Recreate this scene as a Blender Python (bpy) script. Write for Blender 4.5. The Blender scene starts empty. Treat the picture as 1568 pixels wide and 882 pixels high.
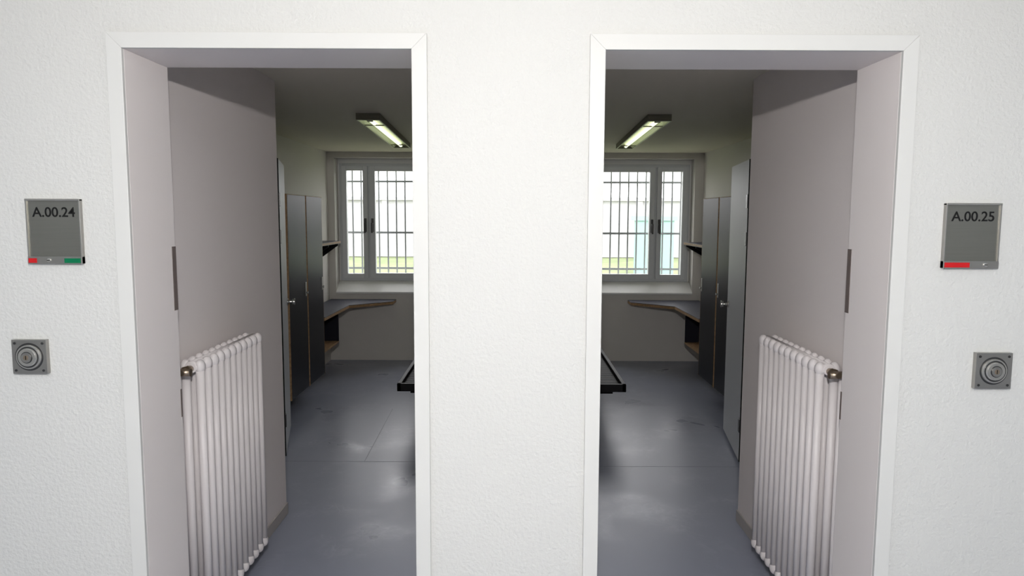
import bpy, bmesh, math, random
from mathutils import Vector, Matrix
random.seed(4)
S = bpy.context.scene
S.view_settings.view_transform = 'Standard'
S.view_settings.look = 'None'

# ------------------------------------------------------------------ materials
def mat(name, col, rough=0.5, metal=0.0, bump=None, var=None, spec=0.5, emit=None, stretch=None, coat=0):
    m = bpy.data.materials.new(name); m.use_nodes = True
    nt = m.node_tree; N = nt.nodes; L = nt.links
    b = N['Principled BSDF']
    b.inputs['Base Color'].default_value = (*col, 1)
    b.inputs['Roughness'].default_value = rough
    b.inputs['Metallic'].default_value = metal
    b.inputs['Specular IOR Level'].default_value = spec
    b.inputs['Coat Weight'].default_value = coat
    if emit:
        b.inputs['Emission Color'].default_value = (*emit[0], 1)
        b.inputs['Emission Strength'].default_value = emit[1]
    tc = N.new('ShaderNodeTexCoord'); mp = N.new('ShaderNodeMapping')
    L.new(tc.outputs['Object'], mp.inputs['Vector'])
    if stretch: mp.inputs['Scale'].default_value = stretch
    if var:
        sc, amt = var
        n = N.new('ShaderNodeTexNoise'); n.inputs['Scale'].default_value = sc; n.inputs['Detail'].default_value = 6
        L.new(mp.outputs[0], n.inputs['Vector'])
        r = N.new('ShaderNodeValToRGB')
        r.color_ramp.elements[0].position = .3; r.color_ramp.elements[1].position = .7
        r.color_ramp.elements[0].color = (*[c*(1-amt) for c in col], 1)
        r.color_ramp.elements[1].color = (*[min(1, c*(1+amt)) for c in col], 1)
        L.new(n.outputs['Fac'], r.inputs[0]); L.new(r.outputs[0], b.inputs['Base Color'])
    if bump:
        sc, st, dist = bump
        n = N.new('ShaderNodeTexNoise'); n.inputs['Scale'].default_value = sc; n.inputs['Detail'].default_value = 3
        n.inputs['Roughness'].default_value = .55
        L.new(mp.outputs[0], n.inputs['Vector'])
        bp = N.new('ShaderNodeBump'); bp.inputs['Strength'].default_value = st; bp.inputs['Distance'].default_value = dist
        L.new(n.outputs['Fac'], bp.inputs['Height']); L.new(bp.outputs[0], b.inputs['Normal'])
    return m

M = {}
M['corr'] = mat('corridor_wallpaper', (.60, .60, .58), .6, bump=(85, .6, .005), spec=.25)
M['cell'] = mat('cell_wall_paint', (.68, .655, .62), .7, bump=(90, .35, .003), spec=.3)
M['bath'] = mat('cubicle_wall_paint', (.86, .80, .78), .6, bump=(160, .15, .002), spec=.3)
M['ceil'] = mat('ceiling_paint', (.72, .67, .585), .8, bump=(60, .2, .002), spec=.2)
M['frame'] = mat('steel_frame_paint', (.62, .62, .60), .4, spec=.3)
M['jamb'] = mat('jamb_paint', (.80, .75, .73), .45, spec=.3)
M['door'] = mat('door_leaf_paint', (.5, .5, .5), .4)
M['rad'] = mat('radiator_enamel', (.72, .68, .68), .38, spec=.35)
M['brass'] = mat('brass', (.40, .32, .24), .35, 1)
M['steel'] = mat('brushed_steel', (.26, .255, .23), .42, 1, var=(8, .03), stretch=(1, 1, 30))
M['steel_k'] = mat('satin_steel', (.40, .39, .37), .35, 1)
M['steel_l'] = mat('polished_steel', (.62, .61, .58), .25, 1)
M['chromed'] = mat('dark_steel', (.10, .10, .10), .35, 1)
M['red'] = mat('red_label', (.50, .012, .015), .5, spec=.2)
M['green'] = mat('green_label', (.0, .15, .06), .5, spec=.2)
M['ink'] = mat('engraved_ink', (.01, .01, .01), .6, spec=.1)
M['plate'] = mat('strike_plate', (.15, .12, .11), .5)
M['skirt'] = mat('skirting_vinyl', (.46, .43, .41), .5)
M['white'] = mat('sill_paint', (.88, .88, .87), .4)
M['winf'] = mat('window_frame_grey', (.66, .68, .70), .4)
M['bars'] = mat('galvanised_bars', (.35, .37, .38), .5)
M['lam'] = mat('dark_laminate', (.022, .022, .030), .34, spec=.10)
M['desk'] = mat('desk_laminate', (.060, .063, .085), .45, spec=.18)
M['ply'] = mat('plywood_edge', (.36, .23, .125), .5, var=(40, .25), spec=.2)
M['black'] = mat('black_metal', (.008, .008, .009), .5, spec=.12)
M['shower'] = mat('light_grey_laminate', (.70, .72, .75), .45, spec=.3)
M['fit'] = mat('fixture_housing', (.16, .15, .11), .4, .3)
M['refl'] = mat('fixture_reflector', (.75, .78, .55), .3, .3)
M['tube'] = mat('fluorescent_tube', (.95, 1, .8), .3, emit=((.95, 1.0, .72), 1.3))
M['grass'] = mat('lawn_grass', (.185, .22, .12), .9, var=(2, .2), spec=.1)
M['conc'] = mat('pale_concrete', (.40, .40, .405), .8, var=(.6, .08))
M['mint'] = mat('mint_panel', (.24, .38, .35), .6)

# floor material : blue grey linoleum with worn satin scuffs, window glare painted into their colour
def floor_mat():
    m = bpy.data.materials.new('linoleum_floor'); m.use_nodes = True
    nt = m.node_tree; N = nt.nodes; L = nt.links; b = N['Principled BSDF']
    tc = N.new('ShaderNodeTexCoord')
    def noise(sc, det, dist):
        n = N.new('ShaderNodeTexNoise'); n.inputs['Scale'].default_value = sc; n.inputs['Detail'].default_value = det; n.inputs['Distortion'].default_value = dist
        L.new(tc.outputs['Object'], n.inputs['Vector']); return n
    def ramp(n, *st):
        r = N.new('ShaderNodeValToRGB'); e = r.color_ramp.elements
        e[0].position, e[0].color = st[0][0], (*[st[0][1]]*3, 1); e[1].position, e[1].color = st[-1][0], (*[st[-1][1]]*3, 1)
        for p, c in st[1:-1]:
            q = e.new(p); q.color = (c, c, c, 1)
        L.new(n.outputs['Fac'], r.inputs[0]); return r
    def math_(op, a, bb, c=None):
        q = N.new('ShaderNodeMath'); q.operation = op
        for i, x in enumerate((a, bb, c)):
            if x is None: continue
            if isinstance(x, (int, float)): q.inputs[i].default_value = x
            else: L.new(x, q.inputs[i])
        return q.outputs[0]
    patch = ramp(noise(2.2, 3, .4), (.46, 0), (.68, 1)).outputs[0]
    glare_smear = ramp(noise(14, 6, 1.0), (.45, 0), (.75, 1)).outputs[0]
    scr = ramp(noise(3.0, 1, 2.4), (.490, 0), (.5, 1), (.510, 0)).outputs[0]
    scuff_glare = math_('MULTIPLY', patch, math_('MAXIMUM', math_('MULTIPLY', scr, .6), math_('MULTIPLY', glare_smear, .45)))
    mx = N.new('ShaderNodeMix'); mx.data_type = 'RGBA'
    mx.inputs[6].default_value = (.30, .325, .41, 1); mx.inputs[7].default_value = (.50, .53, .61, 1)
    L.new(scuff_glare, mx.inputs[0]); L.new(mx.outputs[2], b.inputs['Base Color'])
    L.new(math_('MULTIPLY_ADD', patch, -.09, .36), b.inputs['Roughness'])
    b.inputs['Specular IOR Level'].default_value = .65
    return m
M['floor'] = floor_mat()
M['seam'] = mat('floor_seam', (.21, .225, .29), .5)

def glass_mat():
    m = bpy.data.materials.new('window_glass'); m.use_nodes = True
    N = m.node_tree.nodes; L = m.node_tree.links; N.remove(N['Principled BSDF'])
    t = N.new('ShaderNodeBsdfTransparent'); g = N.new('ShaderNodeBsdfGlossy'); g.inputs['Roughness'].default_value = .02
    mx = N.new('ShaderNodeMixShader'); mx.inputs[0].default_value = .05
    L.new(t.outputs[0], mx.inputs[1]); L.new(g.outputs[0], mx.inputs[2]); L.new(mx.outputs[0], N['Material Output'].inputs[0])
    return m
M['glass'] = glass_mat()

# ------------------------------------------------------------------ mesh builder
class MB:
    def __init__(s, name, sx=1):
        s.name = name; s.sx = sx; s.bm = bmesh.new(); s.mats = []; s.T = None
    def mi(s, k):
        if k not in s.mats: s.mats.append(k)
        return s.mats.index(k)
    def v(s, p):
        p = Vector(p)
        if s.T: p = s.T @ p
        return s.bm.verts.new((p.x*s.sx, p.y, p.z))
    def extr(s, pts, vec, k):
        vec = Vector(vec); a = [s.v(p) for p in pts]; b = [s.v(Vector(p)+vec) for p in pts]
        i = s.mi(k); fs = [s.bm.faces.new(a), s.bm.faces.new(b[::-1])]
        n = len(pts)
        for j in range(n): fs.append(s.bm.faces.new((a[j], b[j], b[(j+1) % n], a[(j+1) % n])))
        for f in fs: f.material_index = i
    def box(s, x0, x1, y0, y1, z0, z1, k):
        s.extr([(x0, y0, z0), (x1, y0, z0), (x1, y1, z0), (x0, y1, z0)], (0, 0, z1-z0), k)
    def cyl(s, p0, p1, r, k, seg=16, r2=None, smooth=True):
        p0 = Vector(p0); p1 = Vector(p1); r2 = r if r2 is None else r2
        d = (p1-p0).normalized(); u = d.orthogonal().normalized(); w = d.cross(u)
        A = []; B = []
        for j in range(seg):
            t = 2*math.pi*j/seg; o = u*math.cos(t)+w*math.sin(t)
            A.append(s.v(p0+o*r)); B.append(s.v(p1+o*r2))
        i = s.mi(k)
        for j in range(seg):
            f = s.bm.faces.new((A[j], B[j], B[(j+1) % seg], A[(j+1) % seg])); f.material_index = i; f.smooth = smooth
        for c in (A, B[::-1]):
            f = s.bm.faces.new(c); f.material_index = i
    def ell(s, c, rad, k, us=14, vs=8):
        i = s.mi(k); rows = []
        for a in range(1, vs):
            ph = math.pi*a/vs
            rows.append([s.v((c[0]+rad[0]*math.sin(ph)*math.cos(2*math.pi*b/us), c[1]+rad[1]*math.sin(ph)*math.sin(2*math.pi*b/us), c[2]+rad[2]*math.cos(ph))) for b in range(us)])
        t = s.v((c[0], c[1], c[2]+rad[2])); bt = s.v((c[0], c[1], c[2]-rad[2]))
        F = []
        for b in range(us):
            n = (b+1) % us
            F.append(s.bm.faces.new((t, rows[0][b], rows[0][n]))); F.append(s.bm.faces.new((bt, rows[-1][n], rows[-1][b])))
            for a in range(len(rows)-1): F.append(s.bm.faces.new((rows[a][b], rows[a+1][b], rows[a+1][n], rows[a][n])))
        for f in F: f.material_index = i; f.smooth = True
    def done(s, bevel=0, seg=2):
        bmesh.ops.recalc_face_normals(s.bm, faces=s.bm.faces[:])
        me = bpy.data.meshes.new(s.name); s.bm.to_mesh(me); s.bm.free()
        for k in s.mats: me.materials.append(M[k])
        o = bpy.data.objects.new(s.name, me); S.collection.objects.link(o)
        if bevel:
            b = o.modifiers.new('bevel', 'BEVEL'); b.width = bevel; b.segments = seg; b.limit_method = 'ANGLE'; b.angle_limit = math.radians(40)
        return o

# ------------------------------------------------------------------ dimensions
Y0, Y1 = 2.20, 2.47           # corridor wall faces
ZD = 2.19                     # clear door height
DL = (-1.160, -0.301)         # left doorway
DR = (0.275, 1.157)           # right doorway
YB = 8.34                     # window wall inner face
YO = 8.76
CEIL = 2.42
XL, XR = -2.13, 2.20
g = .012

# corridor wall with two openings
w = MB('wall_corridor')
w.box(-4, DL[0]-g, Y0, Y1, 0, 2.65, 'corr')
w.box(DL[1]+g, DR[0]-g, Y0, Y1, 0, 2.65, 'corr')
w.box(DR[1]+g, 4, Y0, Y1, 0, 2.65, 'corr')
w.box(DL[0]-g, DL[1]+g, Y0, Y1, ZD+g, 2.65, 'corr')
w.box(DR[0]-g, DR[1]+g, Y0, Y1, ZD+g, 2.65, 'corr')
w.done()
for nm, a in (('wall_corridor_rear', (-4, 4, -1.6, -1.5, 0, 2.65)), ('wall_corridor_left', (-4.1, -4, -1.6, Y1, 0, 2.65)), ('wall_corridor_right', (4, 4.1, -1.6, Y1, 0, 2.65))):
    w = MB(nm); w.box(*a, 'corr'); w.done()
w = MB('ceiling_corridor'); w.box(-4.1, 4.1, -1.6, Y1, 2.65, 2.75, 'corr'); w.done()
w = MB('ceiling'); w.box(XL-.12, XR+.12, Y1, YO, CEIL, CEIL+.12, 'ceil'); w.done()
w = MB('floor'); w.box(-4.1, 4.1, -1.6, YO, -.1, 0, 'floor')
w.box(-2.1, -.12, 4.83, 4.834, 0, .0006, 'seam'); w.box(.12, 2.1, 4.75, 4.754, 0, .0006, 'seam')
w.extr([(-1.02, 4.84, 0), (-1.016, 4.84, 0), (-1.046, 6.2, 0), (-1.05, 6.2, 0)], (0, 0, .0006), 'seam')
w.done()
w = MB('wall_left'); w.box(XL-.12, XL, Y1, YO, 0, CEIL, 'cell'); w.done()
w = MB('wall_right'); w.box(XR, XR+.12, Y1, YO, 0, CEIL, 'cell'); w.done()
w = MB('wall_partition'); w.box(-.1, .1, Y1, YB, 0, CEIL, 'cell'); w.done()

NZ0, NZ1 = .79, 2.355
NL = (-2.05, -.60); NR = (.60, 2.10)
w = MB('wall_back')
w.box(XL, XR, YB, YO, 0, NZ0, 'cell'); w.box(XL, XR, YB, YO, NZ1, CEIL, 'cell')
w.box(XL, NL[0], YB, YO, NZ0, NZ1, 'cell'); w.box(NL[1], NR[0], YB, YO, NZ0, NZ1, 'cell'); w.box(NR[1], XR, YB, YO, NZ0, NZ1, 'cell')
w.done()

def cell(s, wx, wy, side, D, tag, niche, leaf):
    """s mirror sign, wx/wy corner of wet-cubicle wall"""
    side = abs(side); fs = side-.022; fy = YB-.022
    n = (1 if s < 0 else 2)
    # wet cubicle walls
    w = MB('wall_cubicle_' + ('left' if s < 0 else 'right'), s)
    w.extr([(wx, Y1, 0), (wx, wy, 0), (leaf[0][0]+.012, leaf[0][1]-.06, 0), (side, leaf[0][1]-.06, 0), (side, Y1, 0)], (0, 0, CEIL), 'bath')
    w.done()
    w = MB('baseboard_' + ('left' if s < 0 else 'right'), s)
    w.box(wx-.008, wx, Y1, wy+.004, 0, .065, 'skirt'); w.done(.002)
    # door frame
    a, b = sorted((abs(D[0]), abs(D[1]))); c = .046; yf = Y0-.014
    w = MB('door_frame', s)
    def tri(x_in, sg):
        xo = x_in+sg*c
        w.extr([(x_in, yf, 0), (xo, yf, 0), (xo, yf, ZD+c), (x_in, yf, ZD)], (0, .014, 0), 'frame')
    tri(a, -1); tri(b, 1)
    w.extr([(a, yf, ZD), (b, yf, ZD), (b+c, yf, ZD+c), (a-c, yf, ZD+c)], (0, .014, 0), 'frame')
    w.box(a-g, a, Y0, Y1+.004, 0, ZD, 'jamb'); w.box(b, b+g, Y0, Y1+.004, 0, ZD, 'jamb'); w.box(a-g, b+g, Y0, Y1+.004, ZD, ZD+g, 'jamb')
    w.box(b-.0015, b+.001, Y1-.022, Y1+.006, 1.37, 1.59, 'plate'); w.box(b-.0015, b+.001, Y1-.004, Y1+.006, .99, 1.09, 'plate')
    w.done(.0018, 2)
    # cell door leaf, swung fully open against partition side
    w = MB('door_%d' % n, s)
    w.box(a-.065, a-.005, Y1+.02, Y1+.02+.86, .01, ZD-.01, 'door')
    w.box(a-.003, a, Y1+.70, Y1+.82, .92, 1.16, 'steel')
    w.cyl((a-.004, Y1+.76, 1.08), (a+.02, Y1+.76, 1.08), .012, 'steel_l')
    for z in (.25, 1.1, 1.95): w.cyl((a-.012, Y1+.014, z-.06), (a-.012, Y1+.014, z+.06), .009, 'steel_l')
    w.done(.002)
    # radiator
    w = MB('radiator', s)
    N = 11; ya, yb = 2.685, 3.305; xi, xf = wx-.044, wx-.099
    z0, z1 = .145, 1.125
    for i in range(N):
        y = ya+(yb-ya)*i/(N-1)
        for x in (xi, xf):
            w.cyl((x, y, z0), (x, y, z1), .0165, 'rad', 14)
            w.ell((x, y, z1), (.020, .022, .028), 'rad', 12, 8); w.ell((x, y, z0), (.020, .022, .028), 'rad', 12, 8)
        for z in (z0, z1):
            w.cyl((xi, y, z), (xf, y, z), .021, 'rad', 14)
    for z in (z0, z1):
        w.cyl(((xi+xf)/2, ya-.022, z), ((xi+xf)/2, yb+.022, z), .022, 'rad', 16)
    xm = (xi+xf)/2
    zv = z1-.005
    w.cyl((xm, ya-.022, zv), (xm, ya-.05, zv), .013, 'brass'); w.cyl((xm, ya-.05, zv), (xm, ya-.062, zv), .019, 'brass', 6, smooth=False)
    w.cyl((xm, ya-.062, zv), (xm, ya-.10, zv), .011, 'brass'); w.cyl((xm, ya-.085, zv), (xm+.05, ya-.085, zv), .011, 'rad')
    w.cyl((xm+.02, ya-.085, zv+.0), (xm-.03, ya-.085, zv), .014, 'brass')
    w.cyl((xm+.035, ya-.045, zv), (xm+.035, ya-.045, .0), .010, 'rad')
    w.cyl((xm+.035, ya-.085, zv), (xm+.035, ya-.045, zv), .010, 'rad')
    for y in (ya+.12, yb-.12):
        for z in (.3, .98): w.box(xm-.01, wx-.021, y-.045, y-.02, z, z+.012, 'rad')
    w.done()
    # cubicle door leaf standing open
    p0 = Vector((leaf[0][0], leaf[0][1], 0)); p1 = Vector((leaf[1][0], leaf[1][1], 0)); d = (p1-p0); Lw = d.length; d.normalize()
    nrm = Vector((-d.y, d.x, 0))      # towards centre of the room
    if nrm.x > 0: nrm = -nrm
    w = MB('cubicle_door', s)
    def lb(a0, a1, n0, n1, z0, z1, k):
        w.extr([p0+d*a0+nrm*n0+Vector((0, 0, z0)), p0+d*a1+nrm*n0+Vector((0, 0, z0)), p0+d*a1+nrm*n1+Vector((0, 0, z0)), p0+d*a0+nrm*n1+Vector((0, 0, z0))], (0, 0, z1-z0), k)
    lb(.012, Lw, -.028, 0, .03, 2.075, 'shower')
    lb(0, .012, -.03, .002, .03, 2.075, 'black'); lb(-.004, .03, -.045, -.03, .005, 2.08, 'black')
    for z in (.28, 1.55, 1.80): lb(.0, .05, .0, .008, z-.045, z+.045, 'chromed')
    q = p0+d*(Lw-.06)+Vector((0, 0, 1.03))
    w.cyl(q, q+nrm*.045, .011, 'steel_l'); w.cyl(q+nrm*.04, q+nrm*.058, .026, 'steel_l'); w.cyl(q, q+nrm*.006, .028, 'steel_l')
    w.done(.0015)
    # wardrobe : wall hung, two tall dark doors with plywood edges
    w = MB('wardrobe', s)
    xf = 1.785; y0, y1, z0, z1 = 5.72, 6.77, .19, 1.865
    w.box(xf+.022, fs, y0, y1, z0, z1, 'lam')
    ymid = (y0+y1)/2
    for i, (ya_, yb_) in enumerate(((y0+.004, ymid-.012), (ymid+.012, y1-.004))):
        w.box(xf, xf+.016, ya_+.008, yb_-.008, z0+.006, z1-.006, 'lam')
        w.box(xf+.001, xf+.017, ya_, ya_+.008, z0, z1, 'ply'); w.box(xf+.001, xf+.017, yb_-.008, yb_, z0, z1, 'ply')
        w.box(xf+.001, xf+.017, ya_+.008, yb_-.008, z1-.006, z1, 'ply')
        hy = yb_-.05
        w.box(xf-.006, xf, hy-.014, hy+.014, 1.0, 1.12, 'steel_k'); w.cyl((xf, hy, 1.03), (xf-.022, hy, 1.03), .010, 'steel_l')
    w.box(xf+.017, xf+.022, ymid-.012, ymid+.012, z0, z1, 'black')
    w.done(.001)
    # desk
    w = MB('desk', s)
    zt = .725; X = fs
    poly = [(X, 6.80), (1.785, 6.80), (1.77, 7.74), (1.35, 8.11), (1.35, fy), (X, fy)]
    w.extr([(x, y, zt-.006) for x, y in poly], (0, 0, .006), 'desk')
    w.extr([(x, y, zt-.034) for x, y in poly], (0, 0, .028), 'ply')
    bx = 1.85
    w.box(bx, X, 6.81, 6.828, .36, zt-.034, 'lam'); w.box(bx, X, 7.58, 7.598, .36, zt-.034, 'lam')
    w.box(bx, X, 6.81, 7.598, .342, .36, 'ply'); w.box(X-.018, X, 6.828, 7.58, .36, zt-.034, 'lam')
    w.done(.001)
    # wall shelf on triangular brackets
    w = MB('wall_shelf', s); X = side
    w.box(1.86, X, 6.95, 7.80, 1.392, 1.396, 'lam'); w.box(1.86, X, 6.95, 7.80, 1.396, 1.418, 'ply'); w.box(1.86, X, 6.95, 7.80, 1.418, 1.421, 'desk')
    for y in (7.0, 7.35, 7.76): w.extr([(X, y, 1.392), (1.88, y, 1.392), (1.88, y, 1.372), (X, y, 1.19)], (0, .018, 0), 'black')
    w.done(.001)
    # bed : black steel frame, ribbed slats, pedestals
    w = MB('bed_frame', s)
    bx0, bx1, by0, by1, zt = .125, .875, 5.38, 7.35, .42
    w.box(bx0, bx1, by0, by0+.03, zt-.06, zt, 'black'); w.box(bx0, bx1, by1-.03, by1, zt-.06, zt, 'black')
    w.box(bx0, bx0+.03, by0, by1, zt-.06, zt, 'black'); w.box(bx1-.03, bx1, by0, by1, zt-.06, zt, 'black')
    y = by0+.05
    while y < by1-.05:
        w.box(bx0+.03, bx1-.03, y, y+.030, zt-.045, zt-.03, 'black'); y += .042
    for x in (.3, .5, .7): w.box(x-.015, x+.015, by0+.03, by1-.03, zt-.06, zt-.046, 'black')
    for y in (by0+.15, by1-.3): w.box(bx0+.06, bx1-.08, y, y+.06, zt-.11, zt-.06, 'black'); w.box(bx0+.12, bx0+.40, y, y+.06, 0, zt-.11, 'black')
    w.done(.003)
    # ceiling light
    w = MB('ceiling_light', s)
    cx = 1.03 if s < 0 else 1.045; ln = 2.15; ang = math.radians(-2.2)
    w.T = Matrix.Translation((cx, 5.2, 0)) @ Matrix.Rotation(ang, 4, 'Z')
    hw = .085; zb = 2.372
    w.box(-hw, hw, 0, ln, CEIL-.012, CEIL, 'fit')
    w.box(-hw, hw, 0, .03, zb, CEIL-.012, 'fit'); w.box(-hw, hw, ln-.03, ln, zb, CEIL-.012, 'fit')
    w.box(-hw, -hw+.012, .03, ln-.03, zb, CEIL-.012, 'fit'); w.box(hw-.012, hw, .03, ln-.03, zb, CEIL-.012, 'fit')
    w.extr([(-hw+.012, .03, zb+.006), (-hw+.03, .03, CEIL-.02), (-hw+.012, .03, CEIL-.012)], (0, ln-.06, 0), 'refl')
    w.extr([(hw-.012, .03, zb+.006), (hw-.03, .03, CEIL-.02), (hw-.012, .03, CEIL-.012)], (0, ln-.06, 0), 'refl')
    w.box(-hw+.012, hw-.012, .03, ln-.03, CEIL-.018, CEIL-.013, 'refl')
    w.cyl((0, .12, zb+.013), (0, ln-.12, zb+.013), .014, 'tube')
    for y in (.09, ln-.12): w.box(-.02, .02, y, y+.03, zb+.002, CEIL-.015, 'fit')
    for y in (.32, ln-.32): w.box(-hw+.01, hw-.01, y-.008, y+.008, zb-.002, zb+.006, 'fit')
    w.done(.0015)
    # window
    a, b = sorted((abs(niche[0]), abs(niche[1])))
    w = MB('window_%d' % n, s)
    yf0, yf1 = 8.50, 8.56; zf0, zf1 = .925, 2.30; xo = b-.02; xi = a+.02
    def fr(x0, x1, z0, z1, t, y0, y1, k='winf'):
        w.box(x0, x0+t, y0, y1, z0, z1, k); w.box(x1-t, x1, y0, y1, z0, z1, k)
        w.box(x0+t, x1-t, y0, y1, z1-t, z1, k); w.box(x0+t, x1-t, y0, y1, z0, z0+t, k)
    fr(xi, xo, zf0, zf1, .04, yf0, yf1)
    xm0 = 1.685
    w.box(xm0-.025, xm0+.025, yf0+.005, yf1, zf0+.04, zf1-.04, 'winf')
    fr(xm0+.012, xo-.03, zf0+.028, zf1-.028, .056, yf0-.018, yf1-.01)
    fr(xi+.03, xm0-.012, zf0+.028, zf1-.028, .062, yf0-.018, yf1-.01)
    w.box(xm0+.06, xo-.08, 8.515, 8.521, zf0+.08, zf1-.08, 'glass'); w.box(xi+.09, xm0-.07, 8.515, 8.521, zf0+.09, zf1-.09, 'glass')
    for x in (xm0+.042, xm0-.042):
        w.box(x-.014, x+.014, yf0-.028, yf0-.018, 1.50, 1.66, 'chromed'); w.cyl((x, yf0-.02, 1.60), (x, yf0-.06, 1.60), .010, 'chromed')
        w.box(x-.010, x+.010, yf0-.07, yf0-.055, 1.49, 1.61, 'chromed')
    w.box(xi-.02, xo+.02, yf0+.01, yf1, zf1, NZ1, 'white'); w.box(xo, xo+.02, yf0+.01, yf1, zf0, zf1, 'white'); w.box(xi-.02, xi, yf0+.01, yf1, zf0, zf1, 'white')
    w.done(.003)
    w = MB('window_sill', s)
    w.extr([(a, YB-.02, NZ0), (a, YB-.02, NZ0+.018), (a, yf0-.005, zf0-.005), (a, yf1, zf0-.002), (a, yf1, NZ0)], (b-a, 0, 0), 'white')
    w.done(.003)
    w = MB('window_security_bars', s)
    x = a+.06
    while x < b-.02: w.cyl((x, 8.70, NZ0), (x, 8.70, NZ1), .0095, 'bars', 12); x += .105
    for z in (1.06, 1.49, 2.10): w.box(a, b, 8.694, 8.706, z-.012, z+.012, 'bars')
    w.done()
    # daylight portal
    pl = bpy.data.lights.new('window_daylight', 'AREA'); pl.shape = 'RECTANGLE'; pl.size = b-a; pl.size_y = NZ1-NZ0
    po = bpy.data.objects.new('window_daylight', pl); po.location = (s*(a+b)/2, YO+.02, (NZ0+NZ1)/2); po.rotation_euler = (math.radians(-90), 0, 0)
    pl.cycles.is_portal = True; S.collection.objects.link(po)

cell(-1, 1.283, 3.96, XL, DL, 'L', NL, ((1.565, 4.85), (1.755, 5.58)))
cell(1, 1.270, 3.88, XR, DR, 'R', NR, ((1.555, 4.765), (1.673, 5.54)))

# ------------------------------------------------------------------ signs
def sign(cx, z0, z1, wd, text, green, screw):
    w = MB('room_sign'); x0, x1 = cx-wd/2, cx+wd/2; y = Y0
    w.box(x0, x1, y-.010, y, z0, z1, 'steel')
    w.box(x0-.001, x1+.001, y-.016, y, z1-.005, z1+.001, 'steel_l')
    w.box(x0-.001, x0+.003, y-.015, y, z0, z1, 'steel_k'); w.box(x1-.003, x1+.001, y-.015, y, z0, z1, 'steel_k')
    w.box(x0-.001, x1+.001, y-.017, y, z0-.001, z0+.021, 'steel_k')
    if green:
        w.box(x0+.002, x0+.027, y-.0185, y-.015, z0+.002, z0+.016, 'red'); w.box(x1-.052, x1-.003, y-.0185, y-.015, z0+.002, z0+.016, 'green')
    else:
        w.box(x0+.002, x0+.078, y-.0185, y-.015, z0+.002, z0+.017, 'red')
    w.cyl((screw, y-.016, z0+.010), (screw, y-.021, z0+.010), .006, 'steel_l'); w.box(screw-.005, screw+.005, y-.0215, y-.0205, z0+.009, z0+.011, 'ink')
    o = w.done(.001)
    tc = bpy.data.curves.new('t', 'FONT'); tc.body = text; tc.extrude = .01; tc.offset = .012
    to = bpy.data.objects.new('t', tc); S.collection.objects.link(to); bpy.context.view_layer.update()
    me = bpy.data.meshes.new_from_object(to.evaluated_get(bpy.context.evaluated_depsgraph_get()))
    bpy.data.objects.remove(to)
    xs = [v.co.x for v in me.vertices]; ys = [v.co.y for v in me.vertices]
    W, H = max(xs)-min(xs), max(ys)-min(ys); mx, my = min(xs), min(ys)
    tw, th = .130, .030
    for v in me.vertices:
        v.co = Vector((cx-tw/2+(v.co.x-mx)/W*tw, y-.0102-.0004*(1 if v.co.z > 0 else -1), z1-.054+(v.co.y-my)/H*th))
    me.materials.clear(); me.materials.append(M['ink'])
    t = bpy.data.objects.new('room_number', me); S.collection.objects.link(t); t.parent = o
sign(-1.3915, 1.549, 1.744, .163, 'A.00.24', True, -1.409)
sign(1.397, 1.546, 1.742, .166, 'A.00.25', False, 1.440)

def lock(cx, cz, sz):
    w = MB('key_switch'); h = sz/2; y = Y0
    w.box(cx-h, cx+h, y-.016, y, cz-h, cz+h, 'steel_k')
    w.cyl((cx, y-.0155, cz), (cx, y-.0165, cz), .0435, 'chromed', 40)
    w.cyl((cx, y-.016, cz), (cx, y-.023, cz), .040, 'steel_l', 40, .037)
    w.cyl((cx, y-.0225, cz), (cx, y-.0235, cz), .033, 'chromed', 40)
    w.cyl((cx, y-.023, cz), (cx, y-.029, cz), .030, 'steel_l', 40, .027)
    w.cyl((cx, y-.0285, cz), (cx, y-.0295, cz), .018, 'chromed', 32)
    w.cyl((cx, y-.029, cz), (cx, y-.032, cz), .0155, 'steel_k', 32)
    w.cyl((cx, y-.032, cz), (cx, y-.0325, cz), .008, 'brass', 24)
    w.box(cx-.0012, cx+.0012, y-.033, y-.032, cz-.006, cz+.006, 'ink')
    for dx in (-1, 1):
        for dz in (-1, 1): w.cyl((cx+dx*h*.80, y-.015, cz+dz*h*.80), (cx+dx*h*.80, y-.0180, cz+dz*h*.80), .004, 'chromed', 14)
    w.done(.003, 3)
lock(-1.489, 1.260, .106)
lock(1.490, 1.228, .112)

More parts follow.
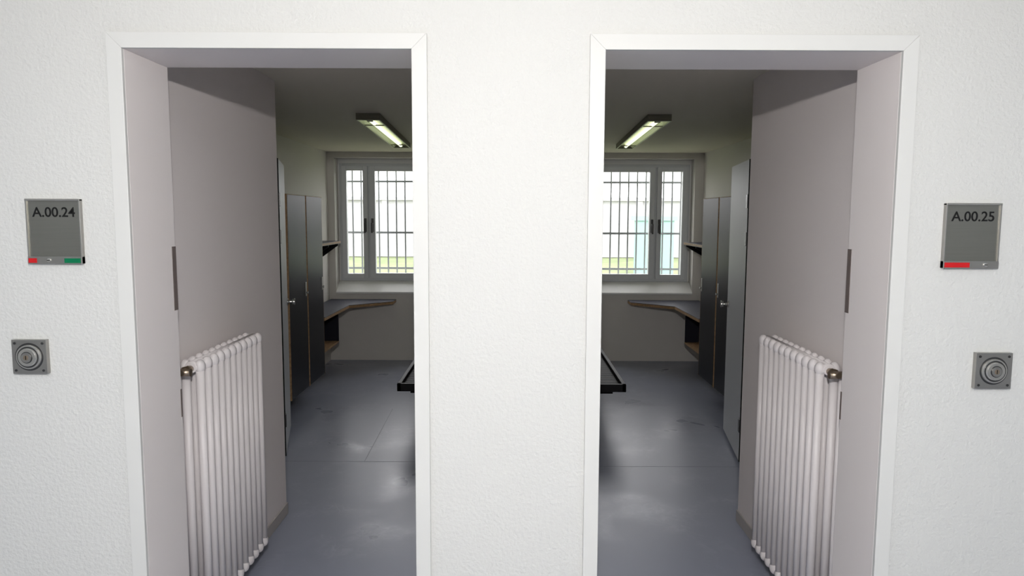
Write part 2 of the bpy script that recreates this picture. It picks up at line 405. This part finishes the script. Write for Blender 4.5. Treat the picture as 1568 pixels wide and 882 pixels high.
# ------------------------------------------------------------------ outside
w = MB('lawn'); w.box(-40, 40, YO+.02, 60, -.35, -.28, 'grass'); w.done()
w = MB('prison_yard_wall')
w.box(-40, 40, 34, 34.4, -.25, 2.4, 'conc')
for i in range(-13, 14): w.box(i*3-.12, i*3+.12, 33.9, 34.0, -.25, 2.5, 'conc')
w.box(-40, 40, 33.85, 34.5, 2.4, 2.55, 'conc'); w.done()
w = MB('yard_equipment')
for x in (4.1, 4.9): w.box(x, x+.5, 24, 24.2, -.25, 1.55, 'mint')
w.box(4.0, 5.5, 23.95, 24.25, 1.55, 1.7, 'mint'); w.done()

# ------------------------------------------------------------------ lights
W = bpy.data.worlds.new('overcast_sky'); S.world = W; W.use_nodes = True
bg = W.node_tree.nodes['Background']; bg.inputs[0].default_value = (.98, .97, .99, 1); bg.inputs[1].default_value = 5.2
sun = bpy.data.lights.new('sun', 'SUN'); sun.energy = 2.0; sun.angle = .05; sun.color = (1, .96, .9)
so = bpy.data.objects.new('sun', sun); so.rotation_euler = (math.radians(40), 0, math.radians(15)); S.collection.objects.link(so)
fl = bpy.data.lights.new('camera_flash', 'POINT'); fl.energy = 172; fl.shadow_soft_size = .03; fl.color = (1, .968, .945)
fo = bpy.data.objects.new('camera_flash', fl); fo.location = (0, -.02, 2.14); S.collection.objects.link(fo)
for i, x in enumerate((-2.2, 2.2)):  # unseen fill lights added for a bluish corridor ambient
    al = bpy.data.lights.new('corridor_fill', 'AREA'); al.shape = 'RECTANGLE'; al.size = 1.4; al.size_y = .4; al.energy = 14; al.color = (.70, .84, 1)
    ao = bpy.data.objects.new('corridor_fill', al); ao.location = (x, .2, 2.63); S.collection.objects.link(ao)

# ------------------------------------------------------------------ camera
cd = bpy.data.cameras.new('camera'); cd.sensor_width = 36; cd.lens = 36*1403/2000; cd.clip_start = .05
co = bpy.data.objects.new('camera', cd)
R = Matrix.Rotation(math.radians(90-5.76), 4, 'X') @ Matrix.Rotation(.004, 4, 'Z')
co.matrix_world = Matrix.Translation((0, 0, 1.7)) @ R
S.collection.objects.link(co); S.camera = co
